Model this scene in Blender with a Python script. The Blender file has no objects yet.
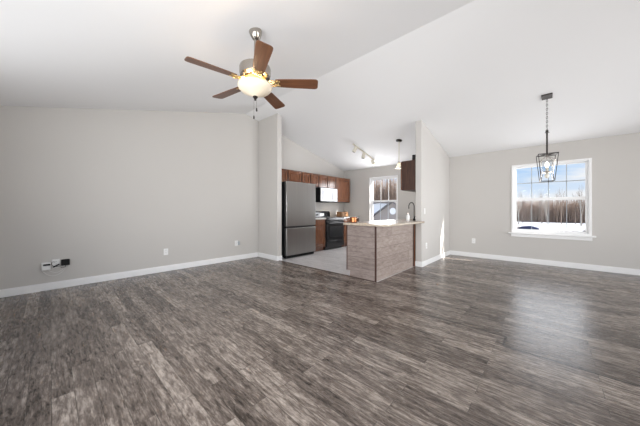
import bpy, bmesh, math, random
from mathutils import Vector, Matrix
random.seed(7)
S = bpy.context.scene
COL = S.collection

# ------------------------------------------------------------------ camera
cam_d = bpy.data.cameras.new('camera')
cam = bpy.data.objects.new('camera', cam_d)
COL.objects.link(cam)
cam.location = (5.1675, 0.0, 1.1235)
cam.rotation_euler = (math.pi / 2, 0, 0.7432)
cam_d.sensor_width = 36
cam_d.lens = 247.92 / 640 * 36
cam_d.shift_y = -2.89 / 640
cam_d.clip_start = 0.05
cam_d.clip_end = 500
S.camera = cam

# ------------------------------------------------------------------ view
S.view_settings.view_transform = 'Standard'
S.view_settings.look = 'None'
S.view_settings.gamma = 1
S.view_settings.use_curve_mapping = False
S.view_settings.exposure = 0.0

# ------------------------------------------------------------------ world: pale winter sky with thin cloud
W = bpy.data.worlds.new('winter_sky')
S.world = W
W.use_nodes = True
wn, wl = W.node_tree.nodes, W.node_tree.links
wn.clear()
tc = wn.new('ShaderNodeTexCoord')
sep = wn.new('ShaderNodeSeparateXYZ'); wl.new(tc.outputs['Generated'], sep.inputs[0])
rmp = wn.new('ShaderNodeValToRGB'); wl.new(sep.outputs['Z'], rmp.inputs[0])
rmp.color_ramp.elements[0].position = 0.0; rmp.color_ramp.elements[0].color = (0.92, 0.96, 1.0, 1)
rmp.color_ramp.elements[1].position = 0.5; rmp.color_ramp.elements[1].color = (0.22, 0.42, 0.80, 1)
e = rmp.color_ramp.elements.new(0.13); e.color = (0.47, 0.70, 1.0, 1)
mp = wn.new('ShaderNodeMapping'); mp.inputs['Scale'].default_value = (2.2, 2.2, 9)
wl.new(tc.outputs['Generated'], mp.inputs[0])
nz = wn.new('ShaderNodeTexNoise'); nz.inputs['Scale'].default_value = 2.3; nz.inputs['Detail'].default_value = 5
wl.new(mp.outputs[0], nz.inputs[0])
cr = wn.new('ShaderNodeValToRGB'); wl.new(nz.outputs[0], cr.inputs[0])
cr.color_ramp.elements[0].position = 0.42; cr.color_ramp.elements[1].position = 0.62
mx = wn.new('ShaderNodeMix'); mx.data_type = 'RGBA'
wl.new(cr.outputs[0], mx.inputs[0]); wl.new(rmp.outputs[0], mx.inputs[6]); mx.inputs[7].default_value = (0.95, 0.97, 1.0, 1)
bg = wn.new('ShaderNodeBackground'); wl.new(mx.outputs[2], bg.inputs[0]); bg.inputs[1].default_value = 0.95
wo = wn.new('ShaderNodeOutputWorld'); wl.new(bg.outputs[0], wo.inputs[0])

# ------------------------------------------------------------------ sun, daylight and added fill lamps
sd = bpy.data.lights.new('sun', 'SUN'); sd.energy = 9.0; sd.angle = math.radians(0.6); sd.color = (1.0, 0.95, 0.88)
sun = bpy.data.objects.new('sun', sd); COL.objects.link(sun)
sun.rotation_euler = Vector((-1, -0.36, -0.66)).to_track_quat('-Z', 'Y').to_euler()


def area(name, loc, direction, sx, sy, power, color=(1, 0.985, 0.96), spread=180):
    d = bpy.data.lights.new(name, 'AREA'); d.shape = 'RECTANGLE'; d.size = sx; d.size_y = sy
    d.energy = power; d.color = color; d.spread = math.radians(spread)
    o = bpy.data.objects.new(name, d); COL.objects.link(o)
    o.location = loc
    o.rotation_euler = Vector(direction).to_track_quat('-Z', 'Y').to_euler()
    return o


DAY = (0.985, 0.992, 1.0)
area('side_fill_lamp', (9.17, 1.8, 1.05), (-1, 0, 0.12), 2.8, 2.0, 66, DAY)  # added lamp at the unseen right wall, evens out the room light
area('daylight_patio_door', (9.17, 4.7, 1.05), (-1, 0.12, 0.06), 2.4, 2.0, 33, DAY, 85)
area('partition_fill_lamp', (9.16, 4.7, 1.05), (-1, 0, 0.06), 2.4, 2.0, 9, DAY, 60)  # added narrow-spread lamp that brightens the partition
area('stub_fill_lamp', (4.4, -0.70, 1.22), (-0.42, 1, 0.12), 1.8, 1.6, 66, DAY, 120)  # added lamp behind the camera, aimed to brighten the stub wall
area('ceiling_fill_lamp', (2.2, -0.70, 1.22), (0.1, 1, 0.5), 1.4, 1.6, 18, DAY)  # added lamp behind the camera, tilted up to lift the ceiling
area('daylight_dining_window', (5.18, 6.83, 1.36), (0, -1, 0.0), 1.0, 1.3, 9, (0.97, 0.985, 1.0))
area('daylight_kitchen_window', (1.475, 6.80, 1.45), (0, -1, 0.1), 0.8, 1.3, 31, (0.97, 0.98, 1.0))


# ================================================================== helpers
def tag(o, label=None, cat=None, group=None, kind=None):
    if label: o['label'] = label
    if cat: o['category'] = cat
    if group: o['group'] = group
    if kind: o['kind'] = kind
    return o


def empty(name, loc, label, cat, group=None):
    o = bpy.data.objects.new(name, None); COL.objects.link(o)
    o.location = loc; o.empty_display_size = 0.05
    return tag(o, label, cat, group)


def origin_of(p):
    v = Vector((0, 0, 0))
    while p is not None:
        v += Vector(p.location); p = p.parent
    return v


class MB:
    def __init__(s):
        s.bm = bmesh.new()

    def box(s, x0, x1, y0, y1, z0, z1):
        vs = [s.bm.verts.new((x, y, z)) for x in (x0, x1) for y in (y0, y1) for z in (z0, z1)]
        for f in ((0, 1, 3, 2), (4, 6, 7, 5), (0, 4, 5, 1), (2, 3, 7, 6), (0, 2, 6, 4), (1, 5, 7, 3)):
            s.bm.faces.new([vs[i] for i in f])
        return s

    def prism(s, pts, axis, a, b):
        """extrude a polygon along an axis; pts hold the two other coordinates in xyz order"""
        def P(p, t):
            q = list(p); q.insert(axis, t); return q
        lo = [s.bm.verts.new(P(p, a)) for p in pts]
        hi = [s.bm.verts.new(P(p, b)) for p in pts]
        s.bm.faces.new(lo); s.bm.faces.new(list(reversed(hi)))
        n = len(pts)
        for i in range(n):
            s.bm.faces.new([lo[i], hi[i], hi[(i + 1) % n], lo[(i + 1) % n]])
        return s

    def tube(s, p0, p1, r0, r1=None, n=12, caps=True):
        if r1 is None: r1 = r0
        p0, p1 = Vector(p0), Vector(p1)
        d = (p1 - p0).normalized()
        u = d.orthogonal().normalized(); v = d.cross(u)
        A = []; B = []
        for i in range(n):
            a = 2 * math.pi * i / n
            w = u * math.cos(a) + v * math.sin(a)
            A.append(s.bm.verts.new(p0 + w * r0)); B.append(s.bm.verts.new(p1 + w * r1))
        for i in range(n):
            s.bm.faces.new([A[i], A[(i + 1) % n], B[(i + 1) % n], B[i]])
        if caps:
            s.bm.faces.new(list(reversed(A))); s.bm.faces.new(B)
        return s

    def path(s, pts, r, n=8):
        pts = [Vector(p) for p in pts]
        rings = []
        u = None
        for i, p in enumerate(pts):
            d = (pts[min(i + 1, len(pts) - 1)] - pts[max(i - 1, 0)]).normalized()
            if u is None: u = d.orthogonal().normalized()
            u = (u - d * u.dot(d)).normalized(); v = d.cross(u)
            rings.append([s.bm.verts.new(p + (u * math.cos(2 * math.pi * k / n) + v * math.sin(2 * math.pi * k / n)) * r) for k in range(n)])
        for a, b in zip(rings, rings[1:]):
            for k in range(n):
                s.bm.faces.new([a[k], a[(k + 1) % n], b[(k + 1) % n], b[k]])
        s.bm.faces.new(list(reversed(rings[0]))); s.bm.faces.new(rings[-1])
        return s

    def lathe(s, prof, c, n=32, axis=None, closed=False):
        """prof: (radius, height) pairs turned about z through c; axis tilts it"""
        M = Matrix.Identity(3)
        if axis is not None:
            M = Vector(axis).to_track_quat('Z', 'Y').to_matrix()
        c = Vector(c); rings = []
        for r, z in prof:
            if r < 1e-5:
                rings.append([s.bm.verts.new(c + M @ Vector((0, 0, z)))])
            else:
                rings.append([s.bm.verts.new(c + M @ Vector((r * math.cos(2 * math.pi * i / n), r * math.sin(2 * math.pi * i / n), z))) for i in range(n)])
        for a, b in zip(rings, rings[1:]):
            for i in range(n):
                j = (i + 1) % n
                if len(a) == 1 and len(b) == 1: continue
                if len(a) == 1: s.bm.faces.new([a[0], b[j], b[i]])
                elif len(b) == 1: s.bm.faces.new([a[i], a[j], b[0]])
                else: s.bm.faces.new([a[i], a[j], b[j], b[i]])
        return s

    def build(s, name, mat, parent=None, bevel=0, smooth=True, seg=2, keep=False):
        bmesh.ops.recalc_face_normals(s.bm, faces=s.bm.faces)
        if parent is not None:
            off = origin_of(parent)
        elif keep:
            off = Vector((0, 0, 0))
        else:
            xs = [v.co.x for v in s.bm.verts]; ys = [v.co.y for v in s.bm.verts]; zs = [v.co.z for v in s.bm.verts]
            off = Vector(((min(xs) + max(xs)) / 2, (min(ys) + max(ys)) / 2, min(zs)))
        bmesh.ops.translate(s.bm, verts=s.bm.verts, vec=-off)
        me = bpy.data.meshes.new(name)
        s.bm.to_mesh(me); s.bm.free()
        if smooth:
            me.polygons.foreach_set('use_smooth', [True] * len(me.polygons))
            me.set_sharp_from_angle(angle=math.radians(35))
        me.materials.append(mat)
        o = bpy.data.objects.new(name, me); COL.objects.link(o)
        if parent is not None: o.parent = parent
        elif not keep: o.location = off
        if bevel:
            m = o.modifiers.new('bevel', 'BEVEL'); m.width = bevel; m.segments = seg; m.limit_method = 'ANGLE'
            m.angle_limit = math.radians(40)
        return o


def copy_tree(o, parent=None):
    c = o.copy(); COL.objects.link(c)
    if parent is not None: c.parent = parent
    for ch in [x for x in bpy.data.objects if x.parent == o and x != c]:
        copy_tree(ch, c)
    return c


# ================================================================== materials
def new_mat(name):
    m = bpy.data.materials.new(name); m.use_nodes = True
    return m, m.node_tree.nodes, m.node_tree.links, m.node_tree.nodes['Principled BSDF']


def plain(name, col, rough=0.5, metal=0.0, spec=0.5, var=0.0, vscale=6.0, bump=0.0, bscale=200.0, coat=0.0, stretch=(1, 1, 1)):
    m, n, l, b = new_mat(name)
    b.inputs['Roughness'].default_value = rough
    b.inputs['Metallic'].default_value = metal
    b.inputs['Specular IOR Level'].default_value = spec
    b.inputs['Coat Weight'].default_value = coat
    t = n.new('ShaderNodeTexCoord')
    mp = n.new('ShaderNodeMapping'); mp.inputs['Scale'].default_value = stretch
    l.new(t.outputs['Object'], mp.inputs[0])
    z = n.new('ShaderNodeTexNoise'); z.inputs['Scale'].default_value = vscale; z.inputs['Detail'].default_value = 4
    l.new(mp.outputs[0], z.inputs[0])
    x = n.new('ShaderNodeMix'); x.data_type = 'RGBA'
    l.new(z.outputs[0], x.inputs[0])
    x.inputs[6].default_value = tuple(c * (1 - var) for c in col) + (1,)
    x.inputs[7].default_value = tuple(min(1, c * (1 + var)) for c in col) + (1,)
    l.new(x.outputs[2], b.inputs['Base Color'])
    if bump:
        z2 = n.new('ShaderNodeTexNoise'); z2.inputs['Scale'].default_value = bscale
        l.new(t.outputs['Object'], z2.inputs[0])
        bp = n.new('ShaderNodeBump'); bp.inputs['Strength'].default_value = bump; bp.inputs['Distance'].default_value = 0.002
        l.new(z2.outputs[0], bp.inputs['Height']); l.new(bp.outputs[0], b.inputs['Normal'])
    return m


def math_node(n, l, op, a, b=None, c=None):
    q = n.new('ShaderNodeMath'); q.operation = op
    for i, v in enumerate((a, b, c)):
        if v is None: continue
        if isinstance(v, (int, float)): q.inputs[i].default_value = v
        else: l.new(v, q.inputs[i])
    return q.outputs[0]


def plank_mat(name, u, v, dark, mid, light, row=0.19, length=1.22, rough=0.3, seam=False, grain=1.0, gap=0.0022, uoff=0.0, voff=0.0, tone=0.35):
    """weathered wood-look planks; u = along axis index, v = across axis index"""
    m, n, l, b = new_mat(name)
    g = n.new('ShaderNodeNewGeometry')
    sp = n.new('ShaderNodeSeparateXYZ'); l.new(g.outputs['Position'], sp.inputs[0])
    U = math_node(n, l, 'ADD', sp.outputs[u], 20 + uoff); V = math_node(n, l, 'ADD', sp.outputs[v], 20 * row + voff)
    cb = n.new('ShaderNodeCombineXYZ'); l.new(U, cb.inputs[0]); l.new(V, cb.inputs[1])
    br = n.new('ShaderNodeTexBrick'); l.new(cb.outputs[0], br.inputs['Vector'])
    br.offset = 0.37; br.offset_frequency = 2; br.squash = 1
    br.inputs['Color1'].default_value = (0, 0, 0, 1); br.inputs['Color2'].default_value = (1, 1, 1, 1)
    br.inputs['Mortar'].default_value = (0.5, 0.5, 0.5, 1)
    br.inputs['Scale'].default_value = 1; br.inputs['Mortar Size'].default_value = gap; br.inputs['Mortar Smooth'].default_value = 0.3
    br.inputs['Brick Width'].default_value = length; br.inputs['Row Height'].default_value = row
    rnd = br.outputs['Color']
    r1 = n.new('ShaderNodeSeparateColor'); l.new(rnd, r1.inputs[0]); R = r1.outputs[0]
    shift = math_node(n, l, 'MULTIPLY', R, 37.0)

    def noise(su, sv, scale, detail, rough_, dist=0.0):
        c = n.new('ShaderNodeCombineXYZ')
        l.new(math_node(n, l, 'MULTIPLY', U, su), c.inputs[0])
        l.new(math_node(n, l, 'MULTIPLY', V, sv), c.inputs[1])
        l.new(shift, c.inputs[2])
        z = n.new('ShaderNodeTexNoise'); l.new(c.outputs[0], z.inputs[0])
        z.inputs['Scale'].default_value = scale; z.inputs['Detail'].default_value = detail
        z.inputs['Roughness'].default_value = rough_; z.inputs['Distortion'].default_value = dist
        return z.outputs[0]
    fine = noise(3.2, 26, 2.2, 7, 0.75)
    blot = noise(2.4, 8.0, 1.7, 9, 0.74, 1.6)
    knot = noise(5.0, 17.0, 1.6, 8, 0.72, 2.2)
    ring = noise(1.1, 8.0, 1.0, 3, 0.5, 0.6)
    rg = math_node(n, l, 'SINE', math_node(n, l, 'MULTIPLY', ring, 46.0))
    rg = math_node(n, l, 'MULTIPLY', rg, 0.055 * grain)
    a = math_node(n, l, 'MULTIPLY', fine, 0.62 * grain)
    c = math_node(n, l, 'ADD', math_node(n, l, 'MULTIPLY', blot, 0.80), math_node(n, l, 'MULTIPLY', knot, 0.80))
    s = math_node(n, l, 'ADD', math_node(n, l, 'ADD', a, c), rg)
    s = math_node(n, l, 'ADD', s, math_node(n, l, 'MULTIPLY', math_node(n, l, 'SUBTRACT', R, 0.5), tone))
    s = math_node(n, l, 'SUBTRACT', s, 0.31 * grain + 0.325)
    rp = n.new('ShaderNodeValToRGB'); l.new(s, rp.inputs[0])
    rp.color_ramp.elements[0].position = 0.22; rp.color_ramp.elements[0].color = dark + (1,)
    rp.color_ramp.elements[1].position = 0.80; rp.color_ramp.elements[1].color = light + (1,)
    e = rp.color_ramp.elements.new(0.47); e.color = mid + (1,)
    gm = n.new('ShaderNodeMix'); gm.data_type = 'RGBA'
    l.new(br.outputs['Fac'], gm.inputs[0]); l.new(rp.outputs[0], gm.inputs[6])
    gm.inputs[7].default_value = tuple(x * 0.8 for x in dark) + (1,)
    out = gm.outputs[2]
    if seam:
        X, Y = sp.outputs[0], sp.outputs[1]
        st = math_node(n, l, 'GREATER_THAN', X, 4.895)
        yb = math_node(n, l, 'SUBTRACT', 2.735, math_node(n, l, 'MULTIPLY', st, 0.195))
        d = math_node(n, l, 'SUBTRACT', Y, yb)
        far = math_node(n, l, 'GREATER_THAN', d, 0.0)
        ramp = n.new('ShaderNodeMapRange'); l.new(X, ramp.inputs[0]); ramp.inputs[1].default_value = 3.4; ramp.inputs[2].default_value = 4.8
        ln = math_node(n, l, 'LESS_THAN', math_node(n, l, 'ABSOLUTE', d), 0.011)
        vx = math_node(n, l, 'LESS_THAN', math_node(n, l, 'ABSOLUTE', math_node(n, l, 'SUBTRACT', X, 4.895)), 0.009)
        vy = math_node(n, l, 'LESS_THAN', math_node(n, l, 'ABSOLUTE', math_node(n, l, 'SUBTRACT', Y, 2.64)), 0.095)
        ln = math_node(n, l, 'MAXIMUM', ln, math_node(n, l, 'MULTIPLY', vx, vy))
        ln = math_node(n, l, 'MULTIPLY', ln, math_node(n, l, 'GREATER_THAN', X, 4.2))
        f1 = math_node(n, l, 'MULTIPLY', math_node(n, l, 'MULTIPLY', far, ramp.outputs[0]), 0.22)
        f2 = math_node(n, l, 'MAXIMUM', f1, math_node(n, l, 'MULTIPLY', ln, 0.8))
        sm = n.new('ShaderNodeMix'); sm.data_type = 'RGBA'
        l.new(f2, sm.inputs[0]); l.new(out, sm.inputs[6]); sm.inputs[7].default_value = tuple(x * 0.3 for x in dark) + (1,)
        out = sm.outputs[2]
    l.new(out, b.inputs['Base Color'])
    rr = math_node(n, l, 'ADD', math_node(n, l, 'MULTIPLY', fine, 0.16), rough - 0.08)
    l.new(rr, b.inputs['Roughness'])
    bp = n.new('ShaderNodeBump'); bp.inputs['Strength'].default_value = 0.16; bp.inputs['Distance'].default_value = 0.002
    hh = math_node(n, l, 'SUBTRACT', fine, math_node(n, l, 'MULTIPLY', br.outputs['Fac'], 1.5))
    l.new(hh, bp.inputs['Height']); l.new(bp.outputs[0], b.inputs['Normal'])
    return m


def wood(name, col, rough=0.3, axis=2, coat=0.2, contrast=0.45, sc=6.0):
    m, n, l, b = new_mat(name)
    t = n.new('ShaderNodeTexCoord'); mp = n.new('ShaderNodeMapping'); l.new(t.outputs['Object'], mp.inputs[0])
    s = [7.0, 7.0, 7.0]; s[axis] = 0.6; mp.inputs['Scale'].default_value = s
    z = n.new('ShaderNodeTexNoise'); l.new(mp.outputs[0], z.inputs[0]); z.inputs['Scale'].default_value = sc
    z.inputs['Detail'].default_value = 6; z.inputs['Distortion'].default_value = 0.6
    r = n.new('ShaderNodeValToRGB'); l.new(z.outputs[0], r.inputs[0])
    r.color_ramp.elements[0].position = 0.3; r.color_ramp.elements[0].color = tuple(c * (1 - contrast) for c in col) + (1,)
    r.color_ramp.elements[1].position = 0.72; r.color_ramp.elements[1].color = tuple(c * (1 + contrast) for c in col) + (1,)
    l.new(r.outputs[0], b.inputs['Base Color'])
    b.inputs['Roughness'].default_value = rough; b.inputs['Coat Weight'].default_value = coat; b.inputs['Coat Roughness'].default_value = 0.15
    return m


M = {}
M['wall'] = plain('greige_wall_paint', (0.56, 0.54, 0.515), 0.75, var=0.015, vscale=1.5, bump=0.15, bscale=160)
M['ceiling'] = plain('white_ceiling_paint', (0.84, 0.84, 0.845), 0.85, var=0.01, vscale=1.2, bump=0.12, bscale=120)
M['white'] = plain('white_trim_paint', (0.86, 0.86, 0.86), 0.35, var=0.01)
M['vinyl'] = plain('white_window_vinyl', (0.88, 0.88, 0.88), 0.4, var=0.01)
M['grille'] = plain('grey_plug_and_backlit_grille', (0.42, 0.45, 0.48), 0.5, var=0.02)  # grey puts the backlit shade of the grilles into their colour
M['floor'] = plank_mat('weathered_plank_floor', 0, 1, (0.030, 0.021, 0.016), (0.150, 0.119, 0.100), (0.47, 0.405, 0.35), row=0.0975, length=0.92, rough=0.27, seam=True, voff=20 * 0.0975 * 0 - (2.735 % 0.0975) + 0.0975, tone=0.24, gap=0.0012)
M['tile'] = plank_mat('pale_stone_plank_tile', 0, 1, (0.42, 0.405, 0.40), (0.60, 0.585, 0.585), (0.78, 0.765, 0.77), row=0.155, length=0.9, rough=0.32, gap=0.003, grain=0.8, tone=0.15)
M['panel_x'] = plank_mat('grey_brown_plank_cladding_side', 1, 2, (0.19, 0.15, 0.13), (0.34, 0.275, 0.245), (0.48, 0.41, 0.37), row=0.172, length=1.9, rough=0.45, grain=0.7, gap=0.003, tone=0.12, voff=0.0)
M['panel_y'] = plank_mat('grey_brown_plank_cladding_end_shaded', 0, 2, (0.15, 0.115, 0.10), (0.255, 0.205, 0.185), (0.37, 0.31, 0.285), row=0.172, length=1.9, rough=0.45, grain=0.7, gap=0.003, tone=0.12, uoff=0.4)  # same cladding, with the end face's shade put into a darker colour
M['edge'] = wood('dark_brown_corner_strip', (0.045, 0.018, 0.012), 0.35, 2)
M['cabinet'] = wood('cherry_cabinet_wood', (0.165, 0.060, 0.026), 0.20, 2, coat=0.6)
M['cabinet_dark'] = wood('dark_side_and_gap_shade_wood', (0.050, 0.018, 0.009), 0.45, 2, coat=0.05)
M['gap'] = plain('dark_recess', (0.01, 0.008, 0.008), 0.6)
M['counter'] = plain('speckled_tan_countertop', (0.50, 0.42, 0.335), 0.24, var=0.5, vscale=28, coat=0.15)
M['counter_white'] = plain('pale_countertop', (0.62, 0.60, 0.57), 0.25, var=0.15, vscale=40)
M['steel'] = plain('brushed_stainless_steel', (0.34, 0.335, 0.325), 0.33, 0.9, var=0.10, vscale=3, stretch=(5, 5, 0.15))
M['steel_glossy'] = plain('polished_stainless_steel', (0.42, 0.42, 0.43), 0.36, 0.7, var=0.04, vscale=3)
M['mirror_glass'] = plain('grey_reflective_glass', (0.20, 0.20, 0.215), 0.28, 0.6, var=0.05)
M['nickel'] = plain('brushed_nickel', (0.42, 0.385, 0.345), 0.2, 1.0, var=0.05)
M['brass'] = plain('antique_brass', (0.55, 0.38, 0.17), 0.3, 0.9, var=0.1)
M['black_gloss'] = plain('glossy_black_enamel', (0.012, 0.012, 0.014), 0.12, var=0.05)
M['black'] = plain('matte_black_plastic', (0.009, 0.009, 0.010), 0.6, spec=0.2, var=0.05)
M['bronze'] = plain('dark_bronze_metal', (0.035, 0.028, 0.024), 0.38, 0.7, var=0.1)
M['plastic'] = plain('white_plastic', (0.80, 0.80, 0.79), 0.35, var=0.01)
M['cream'] = plain('cream_enamel', (0.72, 0.68, 0.58), 0.35, var=0.02)
M['copper'] = plain('polished_copper', (0.36, 0.14, 0.06), 0.25, 1.0, var=0.05)
M['board'] = wood('honey_bread_box_wood', (0.27, 0.15, 0.075), 0.4, 1)
M['blade'] = wood('walnut_fan_blade', (0.125, 0.050, 0.022), 0.38, 0, coat=0.1, contrast=0.35)
M['snow'] = plain('snow', (0.86, 0.88, 0.92), 0.8, var=0.05, vscale=0.3)
M['bark'] = plain('grey_brown_bark', (0.20, 0.155, 0.125), 0.9, var=0.3, vscale=3)
M['birch'] = plain('pale_birch_bark', (0.36, 0.335, 0.30), 0.8, var=0.2, vscale=5)
M['brush'] = plain('dry_brown_brush', (0.37, 0.275, 0.215), 0.9, var=0.6, vscale=2.5)
M['weed'] = plain('dry_grass_stems', (0.16, 0.13, 0.10), 0.9, var=0.3, vscale=1)
M['siding'] = plain('tan_grey_siding', (0.33, 0.29, 0.265), 0.8, var=0.06, stretch=(0.1, 0.1, 12))
M['siding_white'] = plain('white_siding', (0.85, 0.86, 0.88), 0.8, var=0.06, stretch=(0.1, 0.1, 12))
M['shingle'] = plain('grey_shingles', (0.16, 0.15, 0.145), 0.9, var=0.2, vscale=8)
M['tarp'] = plain('dark_blue_tarp', (0.012, 0.02, 0.07), 0.5, var=0.3)


def glass_mat(name, fac=0.002, tint=(1, 1, 1)):
    m = bpy.data.materials.new(name); m.use_nodes = True
    n, l = m.node_tree.nodes, m.node_tree.links; n.clear()
    t = n.new('ShaderNodeBsdfTransparent'); t.inputs[0].default_value = tint + (1,)
    g = n.new('ShaderNodeBsdfGlossy'); g.inputs['Roughness'].default_value = 0.02
    x = n.new('ShaderNodeMixShader'); x.inputs[0].default_value = fac; l.new(t.outputs[0], x.inputs[1]); l.new(g.outputs[0], x.inputs[2])
    o = n.new('ShaderNodeOutputMaterial'); l.new(x.outputs[0], o.inputs[0])
    return m


M['glass'] = glass_mat('clear_window_glass')
M['lamp_glass'] = glass_mat('clear_lamp_glass', tint=(0.93, 0.94, 0.95))


def shade_mat(name, col, emit, strength, trans=0.5):
    m, n, l, b = new_mat(name)
    t = n.new('ShaderNodeTexCoord'); z = n.new('ShaderNodeTexNoise'); l.new(t.outputs['Object'], z.inputs[0])
    z.inputs['Scale'].default_value = 14; z.inputs['Detail'].default_value = 3
    x = n.new('ShaderNodeMix'); x.data_type = 'RGBA'; l.new(z.outputs[0], x.inputs[0])
    x.inputs[6].default_value = tuple(c * 0.82 for c in col) + (1,); x.inputs[7].default_value = col + (1,)
    l.new(x.outputs[2], b.inputs['Base Color'])
    b.inputs['Roughness'].default_value = 0.35
    b.inputs['Emission Color'].default_value = emit + (1,); b.inputs['Emission Strength'].default_value = strength
    tr = n.new('ShaderNodeBsdfTranslucent'); l.new(x.outputs[2], tr.inputs[0])
    ms = n.new('ShaderNodeMixShader'); ms.inputs[0].default_value = trans
    l.new(b.outputs[0], ms.inputs[1]); l.new(tr.outputs[0], ms.inputs[2])
    l.new(ms.outputs[0], n['Material Output'].inputs[0])
    return m


M['alabaster'] = shade_mat('alabaster_bowl_glass', (0.80, 0.71, 0.57), (1.0, 0.80, 0.55), 0.10, 0.045)
M['bulb'] = shade_mat('lit_bulb', (1, 0.95, 0.85), (1.0, 0.86, 0.66), 6.0, 0.2)
M['frost'] = shade_mat('frosted_white_shade', (0.92, 0.90, 0.84), (1, 0.93, 0.8), 0.12, 0.4)

# ================================================================== the room
YW, YR, HE, HR = 6.855, 3.063, 2.459, 3.360
S1 = (HR - HE) / (YW - YR)
S2 = 0.257
XP0, XP1, YP = 3.210, 3.335, 4.96
XS, YS0, YS1 = 0.759, 3.407, 3.527
XE, YB = 9.2, -0.75


def top(y):
    return HR - (y - YR) * S1 if y > YR else HR - (YR - y) * S2


def gable(y0, y1):
    p = [(y0, 0), (y1, 0), (y1, top(y1))]
    if y0 < YR < y1: p.append((YR, HR))
    p.append((y0, top(y0)))
    return p


def struct(o):
    o['kind'] = 'structure'; return o


struct(MB().box(-0.12, XE + 0.12, YB - 0.12, 3.45, -0.1, 0).box(XS + 2.45, XE + 0.12, 3.45, YW + 0.15, -0.1, 0).build('floor', M['floor'], keep=True, smooth=False))
struct(MB().box(-0.12, XS + 2.45, 3.45, YW + 0.15, -0.1, 0).build('floor_kitchen', M['tile'], keep=True, smooth=False))
T = 0.15
struct(MB().prism([(YB - 0.12, top(YB - 0.12)), (YR, HR), (YW + 0.15, top(YW + 0.15)), (YW + 0.15, top(YW + 0.15) + T), (YR, HR + T), (YB - 0.12, top(YB - 0.12) + T)], 0, -0.12, XE + 0.12).build('ceiling', M['ceiling'], keep=True, smooth=False))
struct(MB().prism(gable(YB, YW), 0, -0.12, 0).build('wall_left', M['wall'], keep=True, smooth=False))
struct(MB().prism(gable(YS0, YS1), 0, 0, XS).build('wall_stub', M['wall'], keep=True, bevel=0.012, smooth=False))
struct(MB().prism(gable(YP, YW), 0, XP0, XP1).build('wall_partition', M['wall'], keep=True, bevel=0.012, smooth=False))
# right wall with the patio door opening, rear wall with two openings
mb = MB()
mb.prism(gable(YB, 0.3), 0, XE, XE + 0.12).prism(gable(5.95, YW), 0, XE, XE + 0.12)
mb.prism([(0.3, 2.08), (5.95, 2.08), (5.95, top(5.95)), (YR, HR), (0.3, top(0.3))], 0, XE, XE + 0.12).box(XE, XE + 0.12, 3.25, 3.45, 0, 2.08)
struct(mb.build('wall_right', M['wall'], keep=True, smooth=False))
hb = top(YB)
mb = MB()
for x0, x1, z0, z1 in ((-0.12, 1.35, 0, hb), (5.85, XE + 0.12, 0, hb), (1.35, 5.85, 2.12, hb), (1.35, 5.85, 0, 0.35)):
    mb.box(x0, x1, YB - 0.12, YB, z0, z1)
struct(mb.build('wall_rear', M['wall'], keep=True, smooth=False))
# far wall with both windows
DX0, DX1, DZ0, DZ1 = 4.60, 5.755, 0.66, 2.085
KX0, KX1, KZ0, KZ1 = 1.00, 1.95, 0.70, 2.15
mb = MB()
for x0, x1, z0, z1 in ((-0.12, KX0, 0, HE), (KX1, DX0, 0, HE), (DX1, XE + 0.12, 0, HE), (KX0, KX1, 0, KZ0), (KX0, KX1, KZ1, HE), (DX0, DX1, 0, DZ0), (DX0, DX1, DZ1, HE)):
    mb.box(x0, x1, YW, YW + 0.13, z0, z1)
struct(mb.build('wall_far', M['wall'], keep=True, smooth=False))


def ring(mb, x0, x1, z0, z1, t, y0, y1, tb=None, tt=None):
    tb = tb or t; tt = tt or t
    mb.box(x0, x0 + t, y0, y1, z0, z1).box(x1 - t, x1, y0, y1, z0, z1)
    mb.box(x0 + t, x1 - t, y0, y1, z0, z0 + tb).box(x0 + t, x1 - t, y0, y1, z1 - tt, z1)


# ---- dining window
w = struct(bpy.data.objects.new('window_1', None)); COL.objects.link(w); w.location = (5.177, YW, 0.66)
tag(w, 'wide white double hung window with grilles in the dining wall')
mb = MB(); ring(mb, 4.582, 5.772, 0.64, 2.10, 0.036, YW - 0.016, YW + 0.02); mb.build('window_casing', M['white'], w, bevel=0.003)
mb = MB(); ring(mb, 4.606, 5.749, 0.662, 2.083, 0.026, YW + 0.02, YW + 0.10); mb.build('window_frame', M['vinyl'], w, bevel=0.003)
mb = MB(); ring(mb, 4.632, 5.723, 1.325, 2.057, 0.028, YW + 0.06, YW + 0.09); us = mb.build('upper_sash', M['vinyl'], w, bevel=0.003)
mb = MB(); ring(mb, 4.632, 5.723, 0.685, 1.385, 0.030, YW + 0.025, YW + 0.055, tt=0.055); ls = mb.build('lower_sash', M['vinyl'], w, bevel=0.003)
mb = MB()
for x in (4.914, 5.177, 5.441): mb.box(x - 0.007, x + 0.007, YW + 0.068, YW + 0.078, 1.35, 2.03)
mb.box(4.66, 5.695, YW + 0.068, YW + 0.078, 1.692, 1.708); mb.build('grille', M['grille'], us)
mb = MB()
for x in (4.914, 5.177, 5.441): mb.box(x - 0.005, x + 0.005, YW + 0.036, YW + 0.044, 0.715, 1.335)
mb.build('grille', M['grille'], ls)
MB().box(4.658, 5.697, YW + 0.071, YW + 0.0745, 1.35, 2.032).build('pane', M['glass'], us)
MB().box(4.66, 5.695, YW + 0.0385, YW + 0.042, 0.715, 1.335).build('pane', M['glass'], ls)
MB().box(4.53, 5.825, YW - 0.055, YW + 0.02, 0.612, 0.640).build('window_sill', M['white'], w, bevel=0.006)
MB().box(4.575, 5.78, YW - 0.017, YW, 0.548, 0.612).build('apron', M['white'], w, bevel=0.003)
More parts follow.
